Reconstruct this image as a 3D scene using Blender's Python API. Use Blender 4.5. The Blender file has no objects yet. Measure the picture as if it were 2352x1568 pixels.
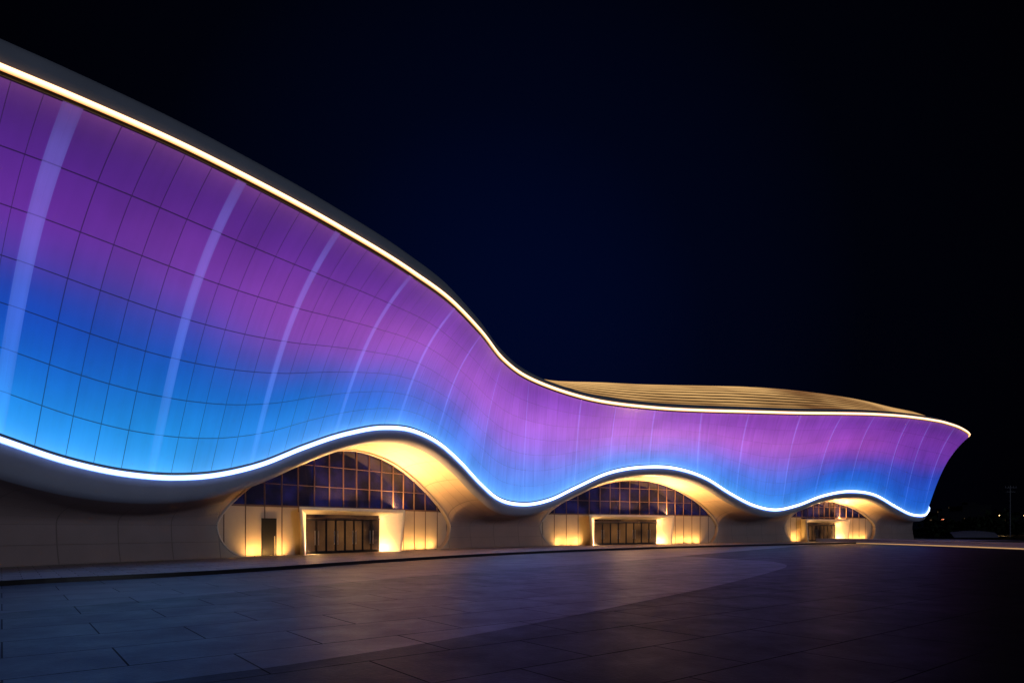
import bpy, math, random
import numpy as np
from mathutils import Vector, noise as mnoise
random.seed(4); np.random.seed(4)
S=bpy.context.scene
COL=S.collection
def lin(c):
    out=[]
    for x in c:
        x=x/255.0
        out.append(x/12.92 if x<=0.04045 else ((x+0.055)/1.055)**2.4)
    return tuple(out)
# ---------------------------------------------------------------- helpers
def hermite(tab):
    a=np.array(tab,float); t=a[:,0]; y=a[:,1:]
    n=len(t); m=np.zeros_like(y)
    d=(y[1:]-y[:-1])/(t[1:]-t[:-1])[:,None]
    for i in range(1,n-1):
        h0=t[i]-t[i-1]; h1=t[i+1]-t[i]
        m[i]=(d[i-1]*h1+d[i]*h0)/(h0+h1)
    m[0]=d[0]; m[-1]=d[-1]
    def f(x):
        x=min(max(x,t[0]),t[-1])
        i=min(max(int(np.searchsorted(t,x)-1),0),n-2)
        h=t[i+1]-t[i]; s=(x-t[i])/h
        return (2*s**3-3*s**2+1)*y[i]+(s**3-2*s**2+s)*h*m[i]+(-2*s**3+3*s**2)*y[i+1]+(s**3-s**2)*h*m[i+1]
    return f
def link(o,parent=None):
    COL.objects.link(o)
    if parent: o.parent=parent
    return o
def mk(name,verts,faces,mats,parent=None,smooth=False,uv=None,col=None,mi=None):
    me=bpy.data.meshes.new(name)
    me.from_pydata([tuple(map(float,v)) for v in verts],[],faces)
    if not isinstance(mats,(list,tuple)): mats=[mats]
    for m in mats: me.materials.append(m)
    if smooth: me.polygons.foreach_set('use_smooth',[True]*len(me.polygons))
    if mi: me.polygons.foreach_set('material_index',mi)
    if uv is not None:
        l=me.uv_layers.new(name='UVMap')
        for lp in me.loops: l.data[lp.index].uv=uv[lp.vertex_index]
    if col is not None:
        ca=me.color_attributes.new('wash','FLOAT_COLOR','POINT')
        for i,c in enumerate(col): ca.data[i].color=(c[0],c[1],c[2],1)
    me.update()
    return link(bpy.data.objects.new(name,me),parent)
def grid(name,P,mats,parent=None,smooth=True,uv=None,col=None,closev=False):
    nu=len(P); nv=len(P[0]); V=[p for r in P for p in r]; F=[]
    for i in range(nu-1):
        for j in range(nv-1 if not closev else nv):
            k=(j+1)%nv
            F.append((i*nv+j,(i+1)*nv+j,(i+1)*nv+k,i*nv+k))
    U=[u for r in uv for u in r] if uv else None
    C=[c for r in col for c in r] if col else None
    return mk(name,V,F,mats,parent,smooth,U,C)
def tube(pts,r,n=8):
    V=[];F=[]
    pts=[Vector(p) for p in pts]
    for i,p in enumerate(pts):
        a=pts[max(i-1,0)]; b=pts[min(i+1,len(pts)-1)]
        T=(b-a).normalized(); up=Vector((0,0,1))
        if abs(T.z)>.95: up=Vector((1,0,0))
        A=T.cross(up).normalized(); B=T.cross(A)
        for k in range(n):
            g=2*math.pi*k/n; V.append(p+A*r*math.cos(g)+B*r*math.sin(g))
    for i in range(len(pts)-1):
        for k in range(n):
            q=(k+1)%n; F.append((i*n+k,i*n+q,(i+1)*n+q,(i+1)*n+k))
    F.append(tuple(range(n))); F.append(tuple(range((len(pts)-1)*n,len(pts)*n))[::-1])
    return V,F
class MB:
    def __init__(s): s.V=[];s.F=[];s.M=[]
    def add(s,V,F,m=0):
        o=len(s.V); s.V+=list(V); s.F+=[tuple(i+o for i in f) for f in F]; s.M+=[m]*len(F)
    def box(s,o,ax,ay,az,m=0):
        o=Vector(o);ax=Vector(ax);ay=Vector(ay);az=Vector(az)
        V=[o+ax*i+ay*j+az*k for k in(0,1) for j in(0,1) for i in(0,1)]
        s.add(V,[(0,2,3,1),(4,5,7,6),(0,1,5,4),(2,6,7,3),(0,4,6,2),(1,3,7,5)],m)
    def make(s,name,mats,parent=None,smooth=False): return mk(name,s.V,s.F,mats,parent,smooth,mi=s.M)
# ---------------------------------------------------------------- materials
def newmat(n):
    m=bpy.data.materials.new(n); m.use_nodes=True; nt=m.node_tree
    return m,nt,nt.nodes['Principled BSDF']
def N(nt,t,**k):
    n=nt.nodes.new(t)
    for a,b in k.items(): setattr(n,a,b)
    return n
def math_(nt,op,a,b=None,clamp=False):
    n=N(nt,'ShaderNodeMath',operation=op,use_clamp=clamp)
    for i,x in enumerate((a,b)):
        if x is None: continue
        if isinstance(x,(int,float)): n.inputs[i].default_value=x
        else: nt.links.new(x,n.inputs[i])
    return n.outputs[0]
def plain(n,c,rough=.5,metal=0,noise=.12,scale=2.,bump=0.05,spec=.5):
    m,nt,b=newmat(n)
    tc=N(nt,'ShaderNodeTexCoord'); no=N(nt,'ShaderNodeTexNoise'); no.inputs['Scale'].default_value=scale; no.inputs['Detail'].default_value=5
    nt.links.new(tc.outputs['Object'],no.inputs['Vector'])
    mx=N(nt,'ShaderNodeMix',data_type='RGBA'); nt.links.new(no.outputs['Fac'],mx.inputs['Factor'])
    mx.inputs['A'].default_value=tuple(x*(1-noise) for x in c)+(1,); mx.inputs['B'].default_value=tuple(min(1,x*(1+noise)) for x in c)+(1,)
    nt.links.new(mx.outputs['Result'],b.inputs['Base Color'])
    b.inputs['Roughness'].default_value=rough; b.inputs['Metallic'].default_value=metal; b.inputs['Specular IOR Level'].default_value=spec
    if bump:
        bp=N(nt,'ShaderNodeBump'); bp.inputs['Strength'].default_value=bump; bp.inputs['Distance'].default_value=.05
        nt.links.new(no.outputs['Fac'],bp.inputs['Height']); nt.links.new(bp.outputs['Normal'],b.inputs['Normal'])
    return m
def emis(n,c,s):
    m,nt,b=newmat(n); b.inputs['Base Color'].default_value=(.1,.1,.1,1)
    b.inputs['Emission Color'].default_value=tuple(c)+(1,); b.inputs['Emission Strength'].default_value=s
    return m
def ledmat(n,core,mid,edge):
    m,nt,b=newmat(n); b.inputs['Base Color'].default_value=(.2,.2,.2,1)
    tc=N(nt,'ShaderNodeTexCoord'); sx=N(nt,'ShaderNodeSeparateXYZ'); nt.links.new(tc.outputs['UV'],sx.inputs[0])
    d=math_(nt,'MULTIPLY',math_(nt,'ABSOLUTE',math_(nt,'SUBTRACT',sx.outputs[1],.5)),2)
    cr=N(nt,'ShaderNodeValToRGB'); e=cr.color_ramp.elements; mxv=6.
    e[0].position=.15; e[0].color=tuple(x/mxv for x in core)+(1,); e[1].position=1; e[1].color=tuple(x/mxv for x in edge)+(1,)
    x=e.new(.6); x.color=tuple(x/mxv for x in mid)+(1,)
    nt.links.new(d,cr.inputs[0]); nt.links.new(cr.outputs[0],b.inputs['Emission Color']); b.inputs['Emission Strength'].default_value=mxv
    return m
def seams(nt,uvout,nx,ny,wx,wy):
    sx=N(nt,'ShaderNodeSeparateXYZ'); nt.links.new(uvout,sx.inputs[0])
    def line(o,n,w):
        f=math_(nt,'FRACT',math_(nt,'MULTIPLY',o,n)); d=math_(nt,'ABSOLUTE',math_(nt,'SUBTRACT',f,.5))
        return math_(nt,'GREATER_THAN',d,.5-w)
    return sx,line(sx.outputs[0],nx,wx),line(sx.outputs[1],ny,wy)
def facade_mat(name,rib=False):  # wash light of the strips painted as emission colour, nothing shines from behind
    m,nt,b=newmat(name)
    at=N(nt,'ShaderNodeAttribute',attribute_name='wash'); tc=N(nt,'ShaderNodeTexCoord')
    sx,lx,ly=seams(nt,tc.outputs['UV'],5,7,.015,.012)
    mr=N(nt,'ShaderNodeMapRange'); nt.links.new(sx.outputs[0],mr.inputs[0])
    for a,b_ in zip((1,2,3,4),(3.,8.,.74,.32)): mr.inputs[a].default_value=b_
    seam=math_(nt,'MAXIMUM',math_(nt,'MULTIPLY',lx,.85),ly)
    fl=N(nt,'ShaderNodeCombineXYZ')
    nt.links.new(math_(nt,'FLOOR',math_(nt,'MULTIPLY',sx.outputs[0],5)),fl.inputs[0]); nt.links.new(math_(nt,'FLOOR',math_(nt,'MULTIPLY',sx.outputs[1],7)),fl.inputs[1])
    wn=N(nt,'ShaderNodeTexWhiteNoise',noise_dimensions='2D'); nt.links.new(fl.outputs[0],wn.inputs['Vector'])
    mp=N(nt,'ShaderNodeMapping'); mp.inputs['Scale'].default_value=(20,1.3,1); nt.links.new(tc.outputs['UV'],mp.inputs[0])
    st=N(nt,'ShaderNodeTexNoise'); st.inputs['Scale'].default_value=1; st.inputs['Detail'].default_value=5; st.inputs['Roughness'].default_value=.65; nt.links.new(mp.outputs[0],st.inputs['Vector'])
    cl=N(nt,'ShaderNodeTexNoise'); cl.inputs['Scale'].default_value=.2; cl.inputs['Detail'].default_value=4; nt.links.new(tc.outputs['Object'],cl.inputs['Vector'])
    mr2=N(nt,'ShaderNodeMapRange'); nt.links.new(sx.outputs[0],mr2.inputs[0])
    for a,b_ in zip((1,2,3,4),(3.,9.,.22,.62)): mr2.inputs[a].default_value=b_
    stv=math_(nt,'MULTIPLY',math_(nt,'SUBTRACT',st.outputs['Fac'],.5),mr2.outputs[0])  # streak noise paints wavy reflections into the emission
    k=math_(nt,'ADD',math_(nt,'MULTIPLY',wn.outputs['Value'],.07),.58)
    k=math_(nt,'ADD',k,stv)
    k=math_(nt,'ADD',k,math_(nt,'MULTIPLY',cl.outputs['Fac'],.70))
    if not rib: k=math_(nt,'MULTIPLY',k,math_(nt,'SUBTRACT',1,math_(nt,'MULTIPLY',seam,mr.outputs[0])))
    else: k=math_(nt,'MULTIPLY',k,math_(nt,'SUBTRACT',1,math_(nt,'MULTIPLY',ly,.35)))
    nt.links.new(at.outputs['Color'],b.inputs['Emission Color'])
    nt.links.new(k,b.inputs['Emission Strength'])
    b.inputs['Base Color'].default_value=(.06,.06,.08,1); b.inputs['Roughness'].default_value=.38
    bp=N(nt,'ShaderNodeBump'); bp.inputs['Strength'].default_value=.4; bp.inputs['Distance'].default_value=.03; bp.invert=True
    nt.links.new(seam,bp.inputs['Height']); nt.links.new(bp.outputs['Normal'],b.inputs['Normal'])
    return m
M_fac=facade_mat('wash_painted_panel'); M_rib=facade_mat('wash_painted_rib',True)
def panelmat(n,c,nx,ny,rough=.45,w=.012,dark=.45,noise=.15):
    # c None: base colour comes from the 'wash' attribute (paler and warmer near the arches)
    m,nt,b=newmat(n); tc=N(nt,'ShaderNodeTexCoord')
    sx,lx,ly=seams(nt,tc.outputs['UV'],nx,ny,w,w*1.4); seam=math_(nt,'MAXIMUM',lx,ly)
    no=N(nt,'ShaderNodeTexNoise'); no.inputs['Scale'].default_value=.7; no.inputs['Detail'].default_value=6; nt.links.new(tc.outputs['Object'],no.inputs['Vector'])
    k=math_(nt,'ADD',math_(nt,'MULTIPLY',no.outputs['Fac'],noise*2),1-noise)
    k=math_(nt,'MULTIPLY',k,math_(nt,'SUBTRACT',1,math_(nt,'MULTIPLY',seam,dark)))
    vm=N(nt,'ShaderNodeVectorMath',operation='SCALE'); nt.links.new(k,vm.inputs['Scale'])
    if c: vm.inputs[0].default_value=c
    else:
        at=N(nt,'ShaderNodeAttribute',attribute_name='wash'); nt.links.new(at.outputs['Color'],vm.inputs[0])
    nt.links.new(vm.outputs[0],b.inputs['Base Color']); b.inputs['Roughness'].default_value=rough
    bp=N(nt,'ShaderNodeBump'); bp.inputs['Strength'].default_value=.5; bp.inputs['Distance'].default_value=.03; bp.invert=True
    nt.links.new(seam,bp.inputs['Height']); nt.links.new(bp.outputs['Normal'],b.inputs['Normal'])
    return m
M_lip=panelmat('lip_panel',(.46,.48,.58),1/3.,.0001,.4)
M_clad=panelmat('cladding_panel',None,1/3.,1.,.45,.010,.4)
M_fascia=panelmat('fascia_panel',(.70,.74,.9),1/3.,.0001,.45,.012,.75)
M_stone=plain('wall_panel',(.36,.30,.24),.55,noise=.14,scale=1.1)
M_portal=plain('portal_panel',(.85,.74,.55),.5,noise=.06)
M_dark=plain('dark_metal',(.03,.028,.03),.35,.6)
M_door=plain('service_door_paint',(.012,.012,.014),.5,spec=.2)
M_bronze=plain('bronze_mullion',(.10,.055,.04),.5,.2)
M_rim=plain('rim_metal',(.40,.34,.30),.4,.2)
M_roof=plain('roof_skin',(.02,.014,.01),.5)
def goldmat():  # light on the louvres is painted as patchy gold emission
    m,nt,b=newmat('gold_louvre'); tc=N(nt,'ShaderNodeTexCoord'); mp=N(nt,'ShaderNodeMapping'); mp.inputs['Scale'].default_value=(.06,.06,.1); nt.links.new(tc.outputs['Object'],mp.inputs[0])
    no=N(nt,'ShaderNodeTexNoise'); no.inputs['Scale'].default_value=1.; no.inputs['Detail'].default_value=3; nt.links.new(mp.outputs[0],no.inputs['Vector'])
    cr=N(nt,'ShaderNodeValToRGB'); e=cr.color_ramp.elements; e[0].position=.38; e[0].color=lin((135,88,46))+(1,); e[1].position=.62; e[1].color=lin((245,190,118))+(1,)
    nt.links.new(no.outputs['Fac'],cr.inputs[0]); nt.links.new(cr.outputs[0],b.inputs['Emission Color']); b.inputs['Emission Strength'].default_value=.8
    b.inputs['Base Color'].default_value=(.4,.27,.13,1); b.inputs['Roughness'].default_value=.4; return m
M_gold=goldmat()
M_led_w=ledmat('warm_led',(3.2,2.0,1.15),(2.0,.95,.38),(.8,.30,.07))
M_led_c=ledmat('cool_led',(3.6,4.5,6),(.9,1.6,4.2),(.12,.35,1.6))
M_led_y=emis('gold_led',(1,.56,.2),.55)
M_up=emis('uplight_lens',(1,.66,.25),3)
def glassmat(name,lo,warm,ior,p0=.4,p1=.72,sc=.55,det=6):  # interior glimpses and reflections painted as emission noise on opaque glass
    m,nt,b=newmat(name); tc=N(nt,'ShaderNodeTexCoord'); no=N(nt,'ShaderNodeTexNoise'); no.inputs['Scale'].default_value=sc; no.inputs['Detail'].default_value=det
    nt.links.new(tc.outputs['Object'],no.inputs['Vector']); cr=N(nt,'ShaderNodeValToRGB'); e=cr.color_ramp.elements
    e[0].position=p0; e[0].color=lin(lo)+(1,); e[1].position=p1; e[1].color=lin(warm)+(1,)
    nt.links.new(no.outputs['Fac'],cr.inputs[0]); nt.links.new(cr.outputs[0],b.inputs['Emission Color']); b.inputs['Emission Strength'].default_value=1
    b.inputs['Base Color'].default_value=(.008,.007,.012,1); b.inputs['Roughness'].default_value=.05; b.inputs['IOR'].default_value=ior
    return m
M_glass=glassmat('tinted_glazing',(8,8,22),(26,24,70),1.36); M_dglass=glassmat('door_glazing',(22,14,12),(104,68,36),1.35,.3,.7,.45,1)
# ---------------------------------------------------------------- plan and height curves, world metres (station, x, y[, z])
Bp=hermite([(-450,-27.5,17),(-300,-26,22),(-130,-24.5,26.6),(-10,-23.3,29.5),(345,-19.9,36),(575,-16.4,41),(770,-12.5,46),(912,-9.0,51),(1000,-6.45,55),(1100,-3.07,60.5),(1200,1.05,65.5),(1320,6.7,70),(1490,15.7,75),(1600,22.2,78.5),(1690,28.1,82),(1795,35.7,86.5),(1870,41.6,90),(1950,49,95),(2030,57.5,101),(2075,62.9,105),(2125,70.2,111),(2150,73.5,115.5),(2180,73,121),(2230,66,127),(2290,55,131)])
Bz=hermite([(-450,9.5),(-300,8.5),(-130,7.1),(-10,6.25),(100,5.62),(200,5.26),(300,5.05),(400,5.05),(500,5.4),(600,6.25),(700,7.62),(800,8.99),(880,9.82),(950,10.0),(1010,9.3),(1060,7.9),(1100,6.39),(1140,5.08),(1200,4.56),(1260,5.1),(1320,6.49),(1400,8.33),(1480,9.17),(1550,9.21),(1620,8.22),(1680,6.39),(1730,5.1),(1780,4.6),(1830,5.25),(1890,6.7),(1950,7.52),(2010,7.17),(2060,5.44),(2100,4.29),(2125,4.5),(2150,6.0),(2180,6.6),(2230,6.2),(2290,5.4)])
Tt=hermite([(-450,-23.5,11.5,17.6),(-300,-21.3,17,18),(-130,-19,21.8,18.4),(-10,-17.1,25.5,19.0),(345,-13.1,31.8,19.35),(575,-9.68,36.5,19.0),(770,-6.36,41.3,18.4),(912,-4.03,46.2,18.0),(1000,-2.37,50,17.2),(1100,-.77,55,16.4),(1200,1.55,59.5,15.85),(1320,6.73,63.5,14.94),(1490,15,68.5,14.8),(1600,20.9,72,15.16),(1690,27.4,75.5,15.64),(1795,35.1,79.3,16.15),(1870,42.15,83.3,16.8),(1950,48.8,87.8,17.48),(2030,56.85,93.3,18.06),(2075,62.8,97.7,18.35),(2100,66.9,101,18.5),(2125,73.3,106.5,18.4),(2150,79,113,18.1),(2180,79.5,121,17.8),(2230,72,130,17.5),(2290,58,136,17)])
Cr=hermite([(-450,-34,15,18.5),(-10,-27,30,19.8),(345,-22.5,36.5,20),(770,-16,47.5,19),(912,-13,52,18.0),(1000,-9,57,16.8),(1100,-.6,62,16.2),(1150,2,66,16.4),(1230,5.6,74,18.0),(1320,10.35,80,19.4),(1490,18.8,87,20.7),(1600,27.5,93,21.8),(1690,35.2,97,22.5),(1795,42.9,100,22.7),(1870,49.2,102,22.5),(1950,55.4,104,22.1),(2030,61.8,106,21.3),(2075,66.2,107.5,20.9),(2125,70,111,20.5),(2150,71,114,20.5),(2180,70,118,20.3),(2230,64,122,20),(2290,54,124,19)])
Hprof=lambda v: [.65*v+.35*v**4]
def nrm(f,t,e=4.):
    a=f(t-e);b=f(t+e); d=Vector((b[0]-a[0],b[1]-a[1],0)).normalized()
    return d,Vector((d.y,-d.x,0))
T0,T1=-450,2290
ts=list(np.arange(T0,T1+.1,5.0))
tt=np.arange(T0,T1+1,1.0); pp=np.array([Bp(t) for t in tt]); ss=np.concatenate([[0],np.cumsum(np.hypot(*(pp[1:]-pp[:-1]).T))])
s_of=lambda t: float(np.interp(t,tt,ss)); t_of=lambda s: float(np.interp(s,ss,tt))
Ribs=[-330,-165,-10,345,575,770,912,1000,1100,1200,1320,1400,1490,1600,1690,1795,1870,1950,2030,2075,2115,2150,2185,2240,2290]
U_of=lambda t: float(np.interp(t,Ribs,range(len(Ribs)))) if t>=Ribs[0] else (t-Ribs[0])/165.
PZ=.2
wash={ -10:[(1,(56,21,102)),(.93,(74,29,128)),(.72,(98,40,150)),(.6,(78,52,158)),(.5,(22,58,163)),(.38,(8,72,182)),(.24,(10,108,214)),(.1,(28,144,238)),(0,(30,155,250))],  # painted wash light colours by station and height
 345:[(1,(60,23,108)),(.92,(82,32,137)),(.80,(110,48,156)),(.67,(110,56,164)),(.56,(64,65,170)),(.45,(12,73,175)),(.31,(10,106,203)),(.16,(24,141,230)),(0,(45,165,252))],
 630:[(1,(66,27,118)),(.9,(94,40,148)),(.74,(132,62,170)),(.60,(136,69,178)),(.46,(68,81,186)),(.33,(14,100,200)),(.17,(32,132,228)),(0,(60,150,245))],
 820:[(1,(80,34,134)),(.89,(110,48,160)),(.72,(150,74,184)),(.54,(138,81,193)),(.37,(68,95,205)),(.2,(40,113,223)),(0,(70,150,248))],
 980:[(1,(92,43,146)),(.9,(124,60,172)),(.72,(156,83,197)),(.5,(135,95,211)),(.3,(90,111,227)),(.1,(78,136,243)),(0,(85,155,252))],
 1190:[(1,(112,53,165)),(.9,(140,72,192)),(.7,(172,98,217)),(.52,(155,108,227)),(.33,(115,130,241)),(.12,(88,148,250)),(0,(95,168,255))],
 1490:[(1,(130,62,178)),(.85,(162,86,201)),(.6,(190,115,221)),(.38,(168,125,234)),(.16,(115,145,248)),(0,(100,152,250))],
 1720:[(1,(122,54,168)),(.88,(150,72,189)),(.68,(182,98,211)),(.52,(150,102,219)),(.34,(88,122,237)),(.15,(62,135,244)),(0,(68,158,250))],
 1930:[(1,(98,43,152)),(.85,(130,58,173)),(.63,(158,72,187)),(.45,(100,72,190)),(.25,(38,90,208)),(0,(26,122,232))],
 2100:[(1,(78,33,134)),(.85,(112,47,156)),(.63,(105,50,166)),(.44,(36,65,180)),(0,(6,96,208))]}
wk=sorted(wash)
for k in wash: wash[k]=sorted(wash[k]); wash[k]=(np.array([x[0] for x in wash[k]]),np.array([lin(x[1]) for x in wash[k]]))
def wcol(t,v):
    vv=min(1,max(0,v+.035*mnoise.noise(Vector((s_of(t)*.14,v*3.,0)))*math.sin(math.pi*v)))
    def at(k):
        a,c=wash[k]
        w=np.zeros(3)
        for o_,g in ((-.05,.25),(0,.5),(.05,.25)): w+=g*np.array([np.interp(vv+o_,a,c[:,i]) for i in range(3)])
        return w
    if t<=wk[0]: r=at(wk[0])
    elif t>=wk[-1]: r=at(wk[-1])
    else:
        for a,b in zip(wk,wk[1:]):
            if a<=t<=b:
                f=(t-a)/(b-a); f=f*f*(3-2*f); r=at(a)*(1-f)+at(b)*f; break
    g=math.exp(-v/.035); r=r+np.array([.06,.16,.22])*g  # glow beside the lower and upper light strips, painted into the colour
    g=math.exp(-(1-v)/.03); r=r+np.array([.10,.03,.05])*g
    return r
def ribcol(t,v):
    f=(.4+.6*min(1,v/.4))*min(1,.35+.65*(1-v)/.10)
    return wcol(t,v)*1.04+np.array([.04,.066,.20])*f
def shell(t,v,off=0.):
    b=Bp(t); z=Bz(t)[0]+.28; T=Tt(t); zt=T[2]-.27
    h=Hprof(v)[0]*.985; n=nrm(Bp,t)[1]
    return Vector((b[0]+(T[0]-b[0])*h,b[1]+(T[1]-b[1])*h,z+(zt-z)*v))+n*off
hall=bpy.data.objects.new('exhibition_hall',None); link(hall)
hall['label']='huge wavy exhibition hall with purple and blue lit facade at night'; hall['category']='building'
NV=44
P=[];U=[];C=[]
for t in ts:
    P.append([shell(t,j/NV) for j in range(NV+1)]); U.append([(U_of(t),j/NV) for j in range(NV+1)]); C.append([wcol(t,j/NV) for j in range(NV+1)])
o=grid('facade',P,M_fac,hall,uv=U,col=C); o['label']='curved panel facade with painted purple to cyan blue light wash'
rw={-330:.3,-165:.3,-10:.3,345:.25,575:.2,770:.17,912:.14,1000:.10,1100:.06,1200:.06,1320:.09,1400:.07}
for r in Ribs[:-1]:
    w=rw.get(r,.11)
    P=[];U=[];C=[]
    for q in np.linspace(-1,1,5):
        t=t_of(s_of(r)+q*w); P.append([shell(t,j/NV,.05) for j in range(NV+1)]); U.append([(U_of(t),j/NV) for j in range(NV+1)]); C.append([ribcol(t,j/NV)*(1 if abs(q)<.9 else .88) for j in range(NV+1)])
    grid('light_rib',P,M_rib,hall,uv=U,col=C)
def band(name,prof,base,nf,mat,uvh=1.):
    P=[];U=[]
    for t in ts:
        b=base(t); n=nf(t); row=[];ur=[]
        pr=prof(t)
        for k,(i,dz) in enumerate(pr):
            row.append(Vector((b[0],b[1],b[2]))-n*i+Vector((0,0,dz))); ur.append((s_of(t),k/(len(pr)-1)*uvh))
        P.append(row);U.append(ur)
    return grid(name,P,mat,hall,uv=U)
B3=lambda t:(Bp(t)[0],Bp(t)[1],Bz(t)[0]); T3=lambda t:Tt(t)
nB=lambda t:nrm(Bp,t)[1]; nT=lambda t:nrm(Tt,t)[1]
band('shadow_gap',lambda t:[(0.1,.3),(.3,.2),(.1,.05)],B3,nB,M_dark)
band('shadow_gap',lambda t:[(.06,-.27),(.3,-.2),(.05,-.05)],T3,nT,M_dark)
def ledw(t,a=1): return float(np.interp(t,[-450,0,600,1200,2100],[.13,.14,.15,.17,.2]))*a
def ledp(t,a=1):
    w=ledw(t,a); return [(-w*math.cos(g)*1.1,w*math.sin(g)) for g in np.linspace(math.pi/2,-math.pi/2,9)]
o=band('light_strip',ledp,B3,nB,M_led_c); o['label']='cool white light line along the lower wavy edge'
o=band('light_strip',lambda t:ledp(t,float(np.interp(t,[0,1200],[.95,.85]))),T3,nT,M_led_w); o['label']='warm white light line along the roof edge'
def fs(t): return float(np.interp(t,[-450,900,1100,1250,2290],[1.1,1.15,1.0,.6,.5]))
def fprof(t):
    k=fs(t); return [(.04,.12),(-.02,.28*k),(0.02,.55*k),(.15,.85*k),(.42,1.12*k),(.85,1.3*k),(1.8,1.4*k)]
band('roof_fascia',fprof,T3,nT,M_fascia)
def roofp(t,w,up=0.):
    a=Vector(T3(t))-nT(t)*1.8+Vector((0,0,1.4*fs(t))); c=Vector(Cr(t))
    if w<=1: p=a.lerp(c,w); p.z=a.z+(c.z-a.z)*math.sin(w*math.pi/2)**1.1
    else:
        d=(c-a); d.z=0; p=c+d*(w-1); p.z=c.z-(w-1)**2*8
    return p+Vector((0,0,up))
P=[[roofp(t,w) for w in np.linspace(0,2,25)] for t in ts]
grid('roof',P,M_roof,hall)
tl=np.arange(1130,2180,10)
for k in range(13):
    P=[]
    w2=.02+.93*(k/12.)**1.12; ww=.026+.026*k/12.
    for t in tl: P.append([roofp(t,w2,.03),roofp(t,w2,.08),roofp(t,w2+ww,.08),roofp(t,w2+ww,.03)])
    grid('roof_louvre',P,M_gold,hall,smooth=False,closev=True)
lipH=lambda t: float(np.interp(t,[-450,-10,300,880,1200,2290],[2.0,1.7,1.5,1.1,1.15,.95]))
def lprof(t):
    h=lipH(t); return [(0.03,-.1),(.0,-.2),(-.10,-.38*h),(-.06,-.6*h),(.1,-.82*h),(.32,-.95*h),(.6,-h)]
band('lower_lip',lprof,B3,nB,M_lip)
inset=lambda t: float(np.interp(t,[-450,2000,2090,2290],[4.5,4.5,2.4,2.4]))
# arches: station start, end, crown height, portal half width, portal height, centre shift
arches=[(583,1116,8.5,3.8,3.05,-1.2),(1300,1712,8.1,4.7,3.05,-1.9),(1868,2058,6.3,4.3,2.8,-2.3)]
ZM=2.4
def arch_at(t):
    for a in arches:
        if a[0]<t<a[1]: return a
    return None
def qmin(t):
    return min(abs((s_of(t)-(s_of(a[0])+s_of(a[1]))/2)/((s_of(a[1])-s_of(a[0]))/2)) for a in arches)
def zhi(t):
    a=arch_at(t)
    if not a: return ZM
    s0,s1=s_of(a[0]),s_of(a[1]); q=abs((s_of(t)-(s0+s1)/2)/((s1-s0)/2)); return ZM+(a[2]-ZM)*max(0,1-q**1.9)**.72
def zlo(t):
    a=arch_at(t)
    if not a: return ZM
    s=s_of(t); d=min(s-s_of(a[0]),s_of(a[1])-s)/2.1
    return PZ-.08 if d>=1 else PZ-.08+(ZM-PZ+.08)*(1-math.sqrt(max(0,1-(1-d)**2)))
def wallp(t,ins,z):
    b=Bp(t); n=nB(t); return Vector((b[0],b[1],0))-n*ins+Vector((0,0,z))
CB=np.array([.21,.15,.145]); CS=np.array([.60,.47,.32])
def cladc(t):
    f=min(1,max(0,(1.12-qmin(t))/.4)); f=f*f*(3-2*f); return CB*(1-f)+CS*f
tw=sorted(set(ts+[x for a in arches for x in np.concatenate([a[0]+np.array([.05,.5,1,2,3,5,7.5]),a[1]-np.array([.05,.5,1,2,3,5,7.5])])]))
P=[];U=[];P2=[];U2=[];C=[];C2=[]
for t in tw:
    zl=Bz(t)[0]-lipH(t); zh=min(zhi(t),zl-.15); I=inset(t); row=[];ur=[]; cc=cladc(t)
    for w in np.linspace(0,1,15):
        row.append(wallp(t,.6+(I-.6)*math.sin(w*math.pi/2),zl+(zh-zl)*(1-math.cos(w*math.pi/2)))); ur.append((s_of(t),w*5))
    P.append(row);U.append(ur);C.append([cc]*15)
    row=[];ur=[]; zz=zlo(t)
    for w in np.linspace(0,1,7):
        z=zz+(PZ-.1-zz)*w; row.append(wallp(t,I-.35*max(0,(1-z/ZM))**2,z)); ur.append((s_of(t),5+(ZM-z)*.9))
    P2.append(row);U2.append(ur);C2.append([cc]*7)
o=grid('soffit',P,M_clad,hall,uv=U,col=C); o['label']='curved panelled soffit glowing gold above the entrances'
V=[];F=[];UV=[];CC=[];nv=7
for i,r in enumerate(P2):
    V+=r;UV+=U2[i];CC+=C2[i]
for i in range(len(P2)-1):
    if zlo(tw[i])<=PZ+1e-4 and zlo(tw[i+1])<=PZ+1e-4: continue
    for j in range(nv-1): F.append((i*nv+j,(i+1)*nv+j,(i+1)*nv+j+1,i*nv+j+1))
mk('base_wall',V,F,M_clad,hall,True,UV,CC)
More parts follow.
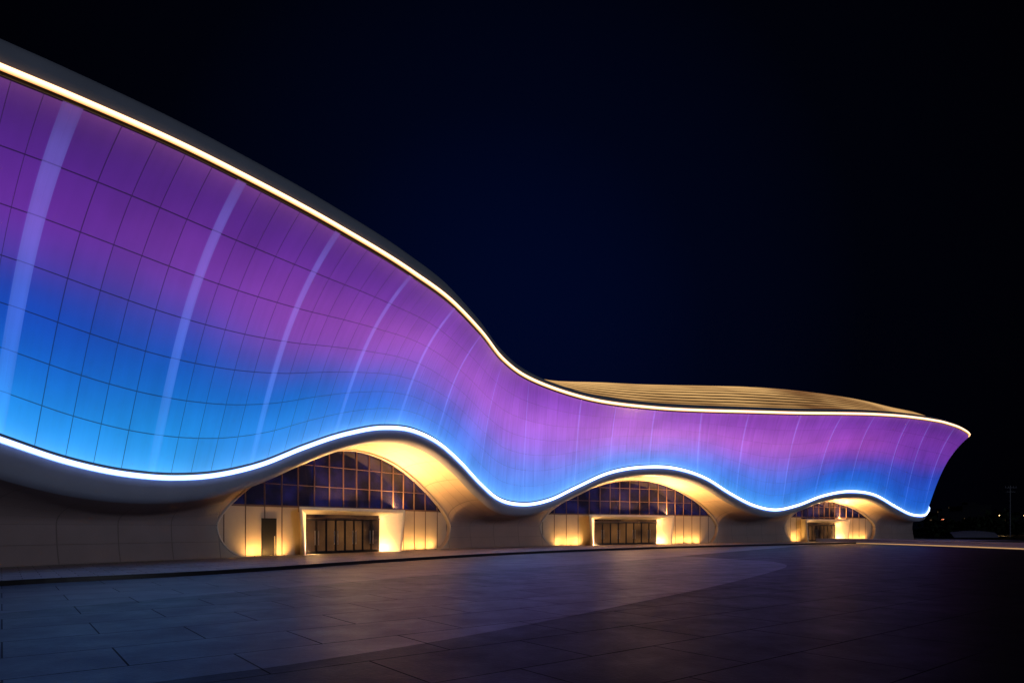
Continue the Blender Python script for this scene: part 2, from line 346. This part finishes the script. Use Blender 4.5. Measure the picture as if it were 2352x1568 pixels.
# ---------------------------------------------------------------- entrances
def light(name,kind,loc,energy,color,**k):
    d=bpy.data.lights.new(name,kind); d.energy=energy; d.color=color
    for a,b in k.items(): setattr(d,a,b)
    o=bpy.data.objects.new(name,d); o.location=loc; COL.objects.link(o); return o
def aim(o,d): o.rotation_euler=Vector(d).to_track_quat('-Z','Y').to_euler()
WARM=(1,.53,.19)
for ai,(t0,t1,zp,hw,ph,sh) in enumerate(arches):
    s0,s1=s_of(t0),s_of(t1); sm=(s0+s1)/2; zcap=lambda t:min(zhi(t),Bz(t)[0]-lipH(t)-.15)
    loop=[]
    tl=[t for t in tw if t0<=t<=t1]
    for t in tl: loop.append((t,zcap(t)))
    for t in reversed(tl): loop.append((t,zlo(t)))
    pts=[wallp(t,inset(t)-.02-(.35*max(0,1-z/ZM)**2),z) for t,z in loop]
    Vv,Ff=tube(pts+[pts[0]],.075,8)
    mb=MB(); mb.add(Vv,Ff)
    ret=[];
    for t,z in loop+[loop[0]]: ret.append([wallp(t,inset(t)-.02-(.35*max(0,1-z/ZM)**2),z),wallp(t,inset(t)+.5,z)])
    VV=[p for r in ret for p in r]; mb.add(VV,[(2*i,2*i+2,2*i+3,2*i+1) for i in range(len(ret)-1)])
    ent=mb.make('entrance',[M_rim],hall,True); ent['label']='eye-shaped glazed entrance with a projecting lit portal'
    P=[[wallp(t,inset(t)+.4,zlo(t)),wallp(t,inset(t)+.4,max(zlo(t)+.01,zcap(t)))] for t in tl]
    grid('glazing',P,M_glass,ent,smooth=False)
    pc=sm+sh
    mb=MB(); step=1.5
    s=s0+.6
    def bar(s,za,zb,w=.06,d=.13,ins=.3,m=0):
        t=t_of(s); T,n=nrm(Bp,t); p=wallp(t,inset(t)+ins,za); mb.box(p-T*w/2,T*w,-n*d,(0,0,zb-za),m)
    while s<s1-.4:
        t=t_of(s)
        inp=abs(s-pc)<hw+1
        bar(s,3.4 if inp else zlo(t),zcap(t)); s+=step
    for z in (3.75,5.4,7.0):
        sa=s0+.3
        while sa<s1-.5:
            t=t_of(sa+.25)
            if zcap(t)>z+.1 and zlo(t)<z:
                tt_=t_of(sa); a=wallp(tt_,inset(tt_)+.32,z); t2=t_of(sa+.5); b=wallp(t2,inset(t2)+.32,z); n=nB(t)
                mb.box(a,(b-a),-n*.1,(0,0,.13 if z<4 else .05))
            sa+=.5
    mb.make('mullion',[M_bronze],ent)
    for (pa,pb) in ((s0+.15,pc-hw-.3),(pc+hw+.3,s1-.15)):
        P=[]
        for s_ in np.linspace(pa,pb,30):
            tq=t_of(s_); zb=max(PZ-.05,zlo(tq)); zt=max(zb+.02,min(3.74,zcap(tq)-.02)); I=inset(tq)+.33
            P.append([wallp(tq,I,zb),wallp(tq,I,zb+(zt-zb)*.5),wallp(tq,I,zt),wallp(tq,I+.06,zt)])
        grid('side_panel',P,M_stone,ent,smooth=False)
    tp=t_of(pc); T,n=nrm(Bp,tp,20); O=wallp(tp,inset(tp),PZ)
    L=lambda x,y,z: O+T*x+n*y+Vector((0,0,z))
    h=ph
    def prof(w_b,w_t,y,z): return [L(-w_b,y,0),L(-w_t,y,z),L(w_t,y,z),L(w_b,y,0)]
    rows=[prof(hw,hw,-.1,h),prof(hw+1.1,hw+1.5,1.3,h+.3),prof(hw+1.25,hw+1.7,1.3,h+.5),prof(hw+.3,hw+.3,-.4,h+.5)]
    grid('portal',rows,M_portal,ent,smooth=False)
    mb=MB(); mb.box(L(-hw,-.35,0),T*2*hw,n*.08,(0,0,h),0); mb.box(L(-hw,-.2,h-.35),T*2*hw,n*.16,(0,0,.1),1)
    mb.make('door_lobby_glass',[M_dglass,M_bronze],ent)
    nl=8; lw=2*hw/nl; hd=h-.36
    for i in range(nl):
        mb=MB(); x0=-hw+i*lw+.02; x1=x0+lw-.04
        for xa in (x0,x1-.06): mb.box(L(xa,-.16,.02),T*.06,n*.1,(0,0,hd-.02),0)
        mb.box(L(x0+.06,-.16,.02),T*(lw-.16),n*.1,(0,0,.2),0); mb.box(L(x0+.06,-.16,hd-.1),T*(lw-.16),n*.1,(0,0,.1),0)
        mb.box(L(x0+.06,-.13,.22),T*(lw-.16),n*.03,(0,0,hd-.32),1)
        xh=x1-.16 if i%2==0 else x0+.12
        mb.box(L(xh,-.06,.7),T*.04,n*.06,(0,0,1.1),2)
        mb.make('door',[M_dark,M_dglass,M_rim],ent)
    if ai==0:
        tq=t_of(pc-hw-3.9); Tq,nq=nrm(Bp,tq); q=wallp(tq,inset(tq)+.31,PZ+.01); mb=MB(); mb.box(q,Tq*1.15,nq*.08,(0,0,2.7),0); mb.box(q+Tq*.95+nq*.09,Tq*.04,nq*.04,(0,0,1.4),1)
        o=mb.make('service_door',[M_door,M_rim],ent); o['label']='plain dark service door in the pale panel wall'
    k=(s1-s0)/24.
    for x,e_ in ((0,750),(4.8*k,1900)):
        up=light('soffit_floodlight','AREA',L(x,.6,h+.72),e_*k*k,WARM,shape='RECTANGLE',size=4*k,size_y=.4)
        aim(up,n*.4+T*(.35 if x else 0)+Vector((0,0,1)))
    for sg in (-1,1):
        for y_,z_,dz,e_ in ((.25,.06,1,240),(.8,.06,1,280),(.5,h-.05,-1,150)):
            p=light('jamb_spot','SPOT',L(sg*(hw-.5),y_,z_),e_,WARM,shadow_soft_size=0.,spot_size=math.radians(150),spot_blend=1.)
            aim(p,T*sg*1.2+Vector((0,0,dz)))
    # spots without fixtures, low in front of the portal, lighting its face and lintel
    for x in np.linspace(-hw,hw,5):
        p=light('portal_front_spot','SPOT',L(x,2.1,.08),75,WARM,shadow_soft_size=0.,spot_size=math.radians(100),spot_blend=1.); aim(p,-n*.35+Vector((0,0,1)))
    for sx_ in [s0+2.5,s0+3.7,s0+4.9,pc-hw-2.2,pc+hw+2.2,pc+hw+3.5,pc+hw+4.8,pc+hw+6.1,pc+hw+7.4]:
        if sx_>s1-1.9 or (pc-hw-1.2<sx_<pc+hw+1.2): continue
        t=t_of(sx_); nq=nB(t); p=wallp(t,inset(t)-.35,PZ)
        sp=light('panel_uplight','SPOT',p+Vector((0,0,.1)),270 if sx_!=pc-hw-2.2 else 80,(1,.50,.12),shadow_soft_size=0.,spot_size=math.radians(140),spot_blend=1.); aim(sp,-nq*.9+Vector((0,0,1)))
        Vv=[];Ff=[]
        for zz,rr in((0,.13),(.05,.13),(.055,.1)):
            Vv+=[p+Vector((rr*math.cos(g),rr*math.sin(g),zz)) for g in np.linspace(0,2*math.pi,13)[:-1]]
        for r_ in range(2):
            for g in range(12): Ff.append((r_*12+g,r_*12+(g+1)%12,(r_+1)*12+(g+1)%12,(r_+1)*12+g))
        mi=[0]*len(Ff)+[1]; Ff.append(tuple(range(24,36)))
        o=mk('ground_uplight',Vv,Ff,[M_dark,M_up],None,False,mi=mi)
        o['label']='small round warm uplight set in paving by the wall'; o['category']='light'; o['group']='ground uplights along the entrances'
# ---------------------------------------------------------------- ground
def paving(name,c,rough,tile,seam=.6,ior=1.35):
    m,nt,b=newmat(name); tc=N(nt,'ShaderNodeTexCoord')
    mp=N(nt,'ShaderNodeMapping'); mp.inputs['Rotation'].default_value=(0,0,math.radians(-38)); nt.links.new(tc.outputs['Object'],mp.inputs[0])
    br=N(nt,'ShaderNodeTexBrick'); br.inputs['Scale'].default_value=1; br.inputs['Brick Width'].default_value=tile*1.6; br.inputs['Row Height'].default_value=tile; br.inputs['Mortar Size'].default_value=.018; br.inputs['Mortar Smooth'].default_value=.3
    br.inputs['Color1'].default_value=tuple(x*.7 for x in c)+(1,); br.inputs['Color2'].default_value=tuple(x*1.25 for x in c)+(1,); br.inputs['Mortar'].default_value=tuple(x*(1-seam) for x in c)+(1,)
    nt.links.new(mp.outputs[0],br.inputs['Vector'])
    no=N(nt,'ShaderNodeTexNoise'); no.inputs['Scale'].default_value=.6; no.inputs['Detail'].default_value=9; no.inputs['Roughness'].default_value=.72; nt.links.new(tc.outputs['Object'],no.inputs['Vector'])
    n2=N(nt,'ShaderNodeTexNoise'); n2.inputs['Scale'].default_value=14; n2.inputs['Detail'].default_value=6; nt.links.new(tc.outputs['Object'],n2.inputs['Vector'])
    k=math_(nt,'ADD',math_(nt,'MULTIPLY',no.outputs['Fac'],1.2),.4)
    vm=N(nt,'ShaderNodeVectorMath',operation='SCALE'); nt.links.new(br.outputs['Color'],vm.inputs[0]); nt.links.new(k,vm.inputs['Scale'])
    nt.links.new(vm.outputs[0],b.inputs['Base Color']); b.inputs['IOR'].default_value=ior
    nt.links.new(math_(nt,'ADD',math_(nt,'ADD',math_(nt,'MULTIPLY',no.outputs['Fac'],.4),rough-.2),math_(nt,'MULTIPLY',br.outputs['Fac'],.3)),b.inputs['Roughness'])
    bp=N(nt,'ShaderNodeBump'); bp.inputs['Strength'].default_value=.6; bp.inputs['Distance'].default_value=.02
    nt.links.new(math_(nt,'ADD',math_(nt,'MULTIPLY',n2.outputs['Fac'],.4),math_(nt,'MULTIPLY',br.outputs['Fac'],-1)),bp.inputs['Height']); nt.links.new(bp.outputs['Normal'],b.inputs['Normal'])
    return m
M_g0=paving('dark_paving',(.005,.0035,.0045),.5,2.,.6,1.13); M_g1=paving('grey_paving',(.017,.013,.018),.46,2.,.7,1.23); M_g2=paving('pale_paving',(.065,.058,.068),.46,2.,.6,1.28); M_pl=paving('platform_paving',(.24,.205,.19),.45,.8)
o=mk('ground',[(-900,-60,0),(900,-60,0),(900,1500,0),(-900,1500,0)],[(0,1,2,3)],M_g0); o['kind']='structure'; o['label']='dark paved plaza ground at night'
def sheet(name,pts,z,mat):
    o=mk(name,[(x,y,z) for x,y in pts],[tuple(range(len(pts)))],mat); o['kind']='structure'; return o
def smooth(pts,n=10):
    f=hermite([(i,)+p for i,p in enumerate(pts)]); return [tuple(f(x)) for x in np.linspace(0,len(pts)-1,(len(pts)-1)*n+1)]
cB=smooth([(-8.5,5.5),(-7.2,7.2),(-5.1,9.3),(-3.4,10.7),(-.69,13.6),(2.7,18),(8.2,25.5),(13.6,33.7),(16.2,38.5),(17.2,43)])
cA=smooth([(-14.5,13.5),(-13.2,16.8),(-10.7,20.6),(-7.9,24.8),(-3.6,30.6),(3.2,38.4),(9.5,46)])
pe=smooth([(-22,12),(-20.8,18),(-19.4,24.8),(-14,31.1),(-7.8,42.3),(.9,55),(11.6,66),(27.5,78.6),(46,90.5),(60,97),(82,104)])
o=sheet('plaza_paving',cB+[(14,50),(11,55),(0,52),(-8,41.5),(-30,30),(-30,5.5)],.004,M_g1); o['label']='curved grey paving field in the plaza'
o=sheet('walkway',cA+[(16,55),(40,86),(60,97.5),(46,90.8),(27.5,79),(11.6,66.5),(.9,55.5),(-7.8,43),(-14,32),(-19.4,26),(-30,26),(-30,13.5)],.008,M_g2); o['label']='pale paved walkway following the building'
n=len(pe)
V=[(x,y,0) for x,y in pe]+[(x,y,PZ) for x,y in pe]+[(x-45 if x<60 else x-10,y+45,PZ) for x,y in pe]
F=[]
for i in range(n-1):
    F.append((i,i+1,n+i+1,n+i)); F.append((n+i,n+i+1,2*n+i+1,2*n+i))
mi=[1 if k%2==0 else 0 for k in range(len(F))]
o=mk('pavement',V,F,[M_pl,M_dark],mi=mi); o['kind']='structure'; o['label']='raised stone platform with dark step around the hall'
pw=smooth([(44,94.5),(48.5,92),(51,82),(52.2,66),(53,50),(53,35)],8)
P=[]
for i,(x,y) in enumerate(pw):
    a=Vector((pw[max(i-1,0)][0],pw[max(i-1,0)][1],0)); b=Vector((pw[min(i+1,len(pw)-1)][0],pw[min(i+1,len(pw)-1)][1],0)); d=(b-a).normalized(); nn=Vector((d.y,-d.x,0))
    p=Vector((x,y,0)); 
    P.append([p-nn*.3,p-nn*.3+Vector((0,0,.7)),p+nn*.22+Vector((0,0,.7)),p+nn*.22+Vector((0,0,.56)),p+nn*.12+Vector((0,0,.55)),p+nn*.12])
lowwall=grid('low_wall',P,plain('parapet_stone',(.22,.2,.24),.6),None,False); lowwall['label']='low pale parapet wall with golden light line at its foot'; lowwall['category']='wall'
P=[[r[5]+(r[5]-r[0]).normalized()*.05+Vector((0,0,.04)),r[5]+(r[5]-r[0]).normalized()*.05+Vector((0,0,.14))] for r in P]
grid('light_strip',P,M_led_y,lowwall,False)
# ---------------------------------------------------------------- distance
def winmat():
    m,nt,b=newmat('distant_facade'); tc=N(nt,'ShaderNodeTexCoord'); mp=N(nt,'ShaderNodeMapping'); mp.inputs['Scale'].default_value=(.45,.45,.4); nt.links.new(tc.outputs['Object'],mp.inputs[0])
    f=N(nt,'ShaderNodeVectorMath',operation='FLOOR'); nt.links.new(mp.outputs[0],f.inputs[0]); w=N(nt,'ShaderNodeTexWhiteNoise'); nt.links.new(f.outputs[0],w.inputs['Vector'])
    nt.links.new(math_(nt,'MULTIPLY',math_(nt,'GREATER_THAN',w.outputs['Value'],.985),.05),b.inputs['Emission Strength']); b.inputs['Emission Color'].default_value=(1,.6,.3,1)
    b.inputs['Base Color'].default_value=(.008,.008,.012,1); b.inputs['Specular IOR Level'].default_value=0; b.inputs['Roughness'].default_value=1; return m
M_win=winmat()
for i,(x,y,w,h) in enumerate([(330,430,26,10),(362,440,20,14),(300,460,18,13),(392,450,30,9),(345,500,22,19),(425,470,24,12),(270,480,20,8)]):
    mb=MB(); mb.box((x,y,0),(w,0,0),(0,16,0),(0,0,h)); mb.box((x+w*.3,y+4,h),(w*.3,0,0),(0,6,0),(0,0,3)); mb.box((x-.4,y-.4,h+.003),(w+.8,0,0),(0,.35,0),(0,0,1))
    o=mb.make('distant_building',[M_win]); o['label']='dark distant city block with a few lit windows'; o['category']='building'; o['group']='distant city blocks'
M_leaf=plain('foliage',(.012,.018,.01),1,noise=.4,spec=0)
V=[];F=[]
for _ in range(6000):
    x=random.uniform(105,330); y=170+random.uniform(-6,6)+(x-120)*.4; hh=4.2+1.8*math.sin(x*.21)+1.3*math.sin(x*.53+2); z=hh*math.sqrt(random.random()); c=Vector((x,y,z))
    a=Vector([random.uniform(-1,1) for _ in range(3)]).normalized()*.7; b=Vector([random.uniform(-1,1) for _ in range(3)]).normalized()*.6
    k=len(V); V+=[c-a,c+b,c+a,c-b]; F.append((k,k+1,k+2,k+3))
o=mk('tree_belt',V,F,M_leaf); o['kind']='stuff'; o['label']='dark far-off belt of trees'; o['category']='trees'
mb=MB(); Vv,Ff=tube([(122,160,0),(122,160,6),(122,160,12.6)],.15,8); mb.add(Vv,Ff)
for z,w in((12.0,1.4),(11.0,1.1)): mb.box((122-w,159.7,z),(2*w,0,0),(0,.15,0),(0,0,.12))
for x in(-1.3,-.6,.6,1.3): mb.box((122+x-.06,159.7,12.123),(.12,0,0),(0,.12,0),(0,0,.3))
o=mb.make('utility_pole',[plain('pole_concrete',(.09,.09,.1),.8,spec=.1)]); o['label']='tall thin concrete utility pole with two crossarms'; o['category']='pole'
for (x,y,z,e,c,lb) in [(151,200,6.2,9,(1,.6,.2),'street lamp glowing orange beside the far road'),(176,222,6.6,4,(1,.6,.25),'small dim orange street lamp far away'),(160,240,5.5,3,(1,.25,.1),'small dim reddish lamp far away')]:
    lamp=bpy.data.objects.new('street_lamp',None); link(lamp); lamp.location=(x,y,0); lamp['label']=lb; lamp['category']='street lamp'; lamp['group']='far street lamps'
    Vv,Ff=tube([(0,0,0),(0,0,z-.6),(-.2,0,z-.1),(-1.1,0,z+.15)],.08,6); mk('pole',Vv,Ff,M_dark,lamp)
    mb=MB(); mb.box((-1.9,-.3,z-.05),(.9,0,0),(0,.6,0),(0,0,.22),0); mb.box((-1.85,-.34,z-.28),(.8,0,0),(0,.68,0),(0,0,.22),1)
    mb.make('lamp_head',[M_dark,emis('lamp_glow'+lb[:6],c,e)],lamp)
light('street_lamp_light','POINT',(149.5,199.4,5.6),500,(1,.6,.25),shadow_soft_size=.2)
P=[]
for x in np.linspace(0,9,13):
    P.append([(88+x,130+0.2*y_,0.3+1.4*math.sin(math.pi*k/8)*(1-.25*((x-4.5)/4.5)**2)) for k,y_ in enumerate(np.linspace(0,16,9))])
o=grid('tent',P,plain('tent_canvas',(.07,.07,.09),.9,spec=0)); o['label']='low pale canvas tent beyond the plaza'; o['category']='tent'
sun=light('fill_sun','SUN',(0,0,60),.5,(.70,.8,1),angle=math.radians(2)); aim(sun,(-.6,.75,-.16))  # added low cool fill from the camera side for fascia, lip and walls
# ---------------------------------------------------------------- world
W=bpy.data.worlds.new('World'); S.world=W; W.use_nodes=True; nt=W.node_tree; bg=nt.nodes['Background']
tc=N(nt,'ShaderNodeTexCoord'); dv=Vector((-.02,1,.28)).normalized()
dp=N(nt,'ShaderNodeVectorMath',operation='DOT_PRODUCT'); nt.links.new(tc.outputs['Generated'],dp.inputs[0]); dp.inputs[1].default_value=dv
cr=N(nt,'ShaderNodeValToRGB'); nt.links.new(dp.outputs['Value'],cr.inputs[0]); e=cr.color_ramp.elements
e[0].position=.76; e[0].color=lin((1,1,3))+(1,); e[1].position=1; e[1].color=lin((1,7,36))+(1,)
x=e.new(.88); x.color=lin((1,2,9))+(1,); x=e.new(.955); x.color=lin((1,4,22))+(1,)
nt.links.new(cr.outputs[0],bg.inputs[0]); bg.inputs[1].default_value=1
cd=bpy.data.cameras.new('camera'); cam=bpy.data.objects.new('camera',cd); COL.objects.link(cam); cam.location=(0,0,2.2); cam.rotation_euler=(math.radians(90),0,0)
cd.lens=36*1500/2352; cd.sensor_width=36; cd.shift_y=428/2352; cd.clip_end=4000; S.camera=cam
S.view_settings.view_transform='Standard'
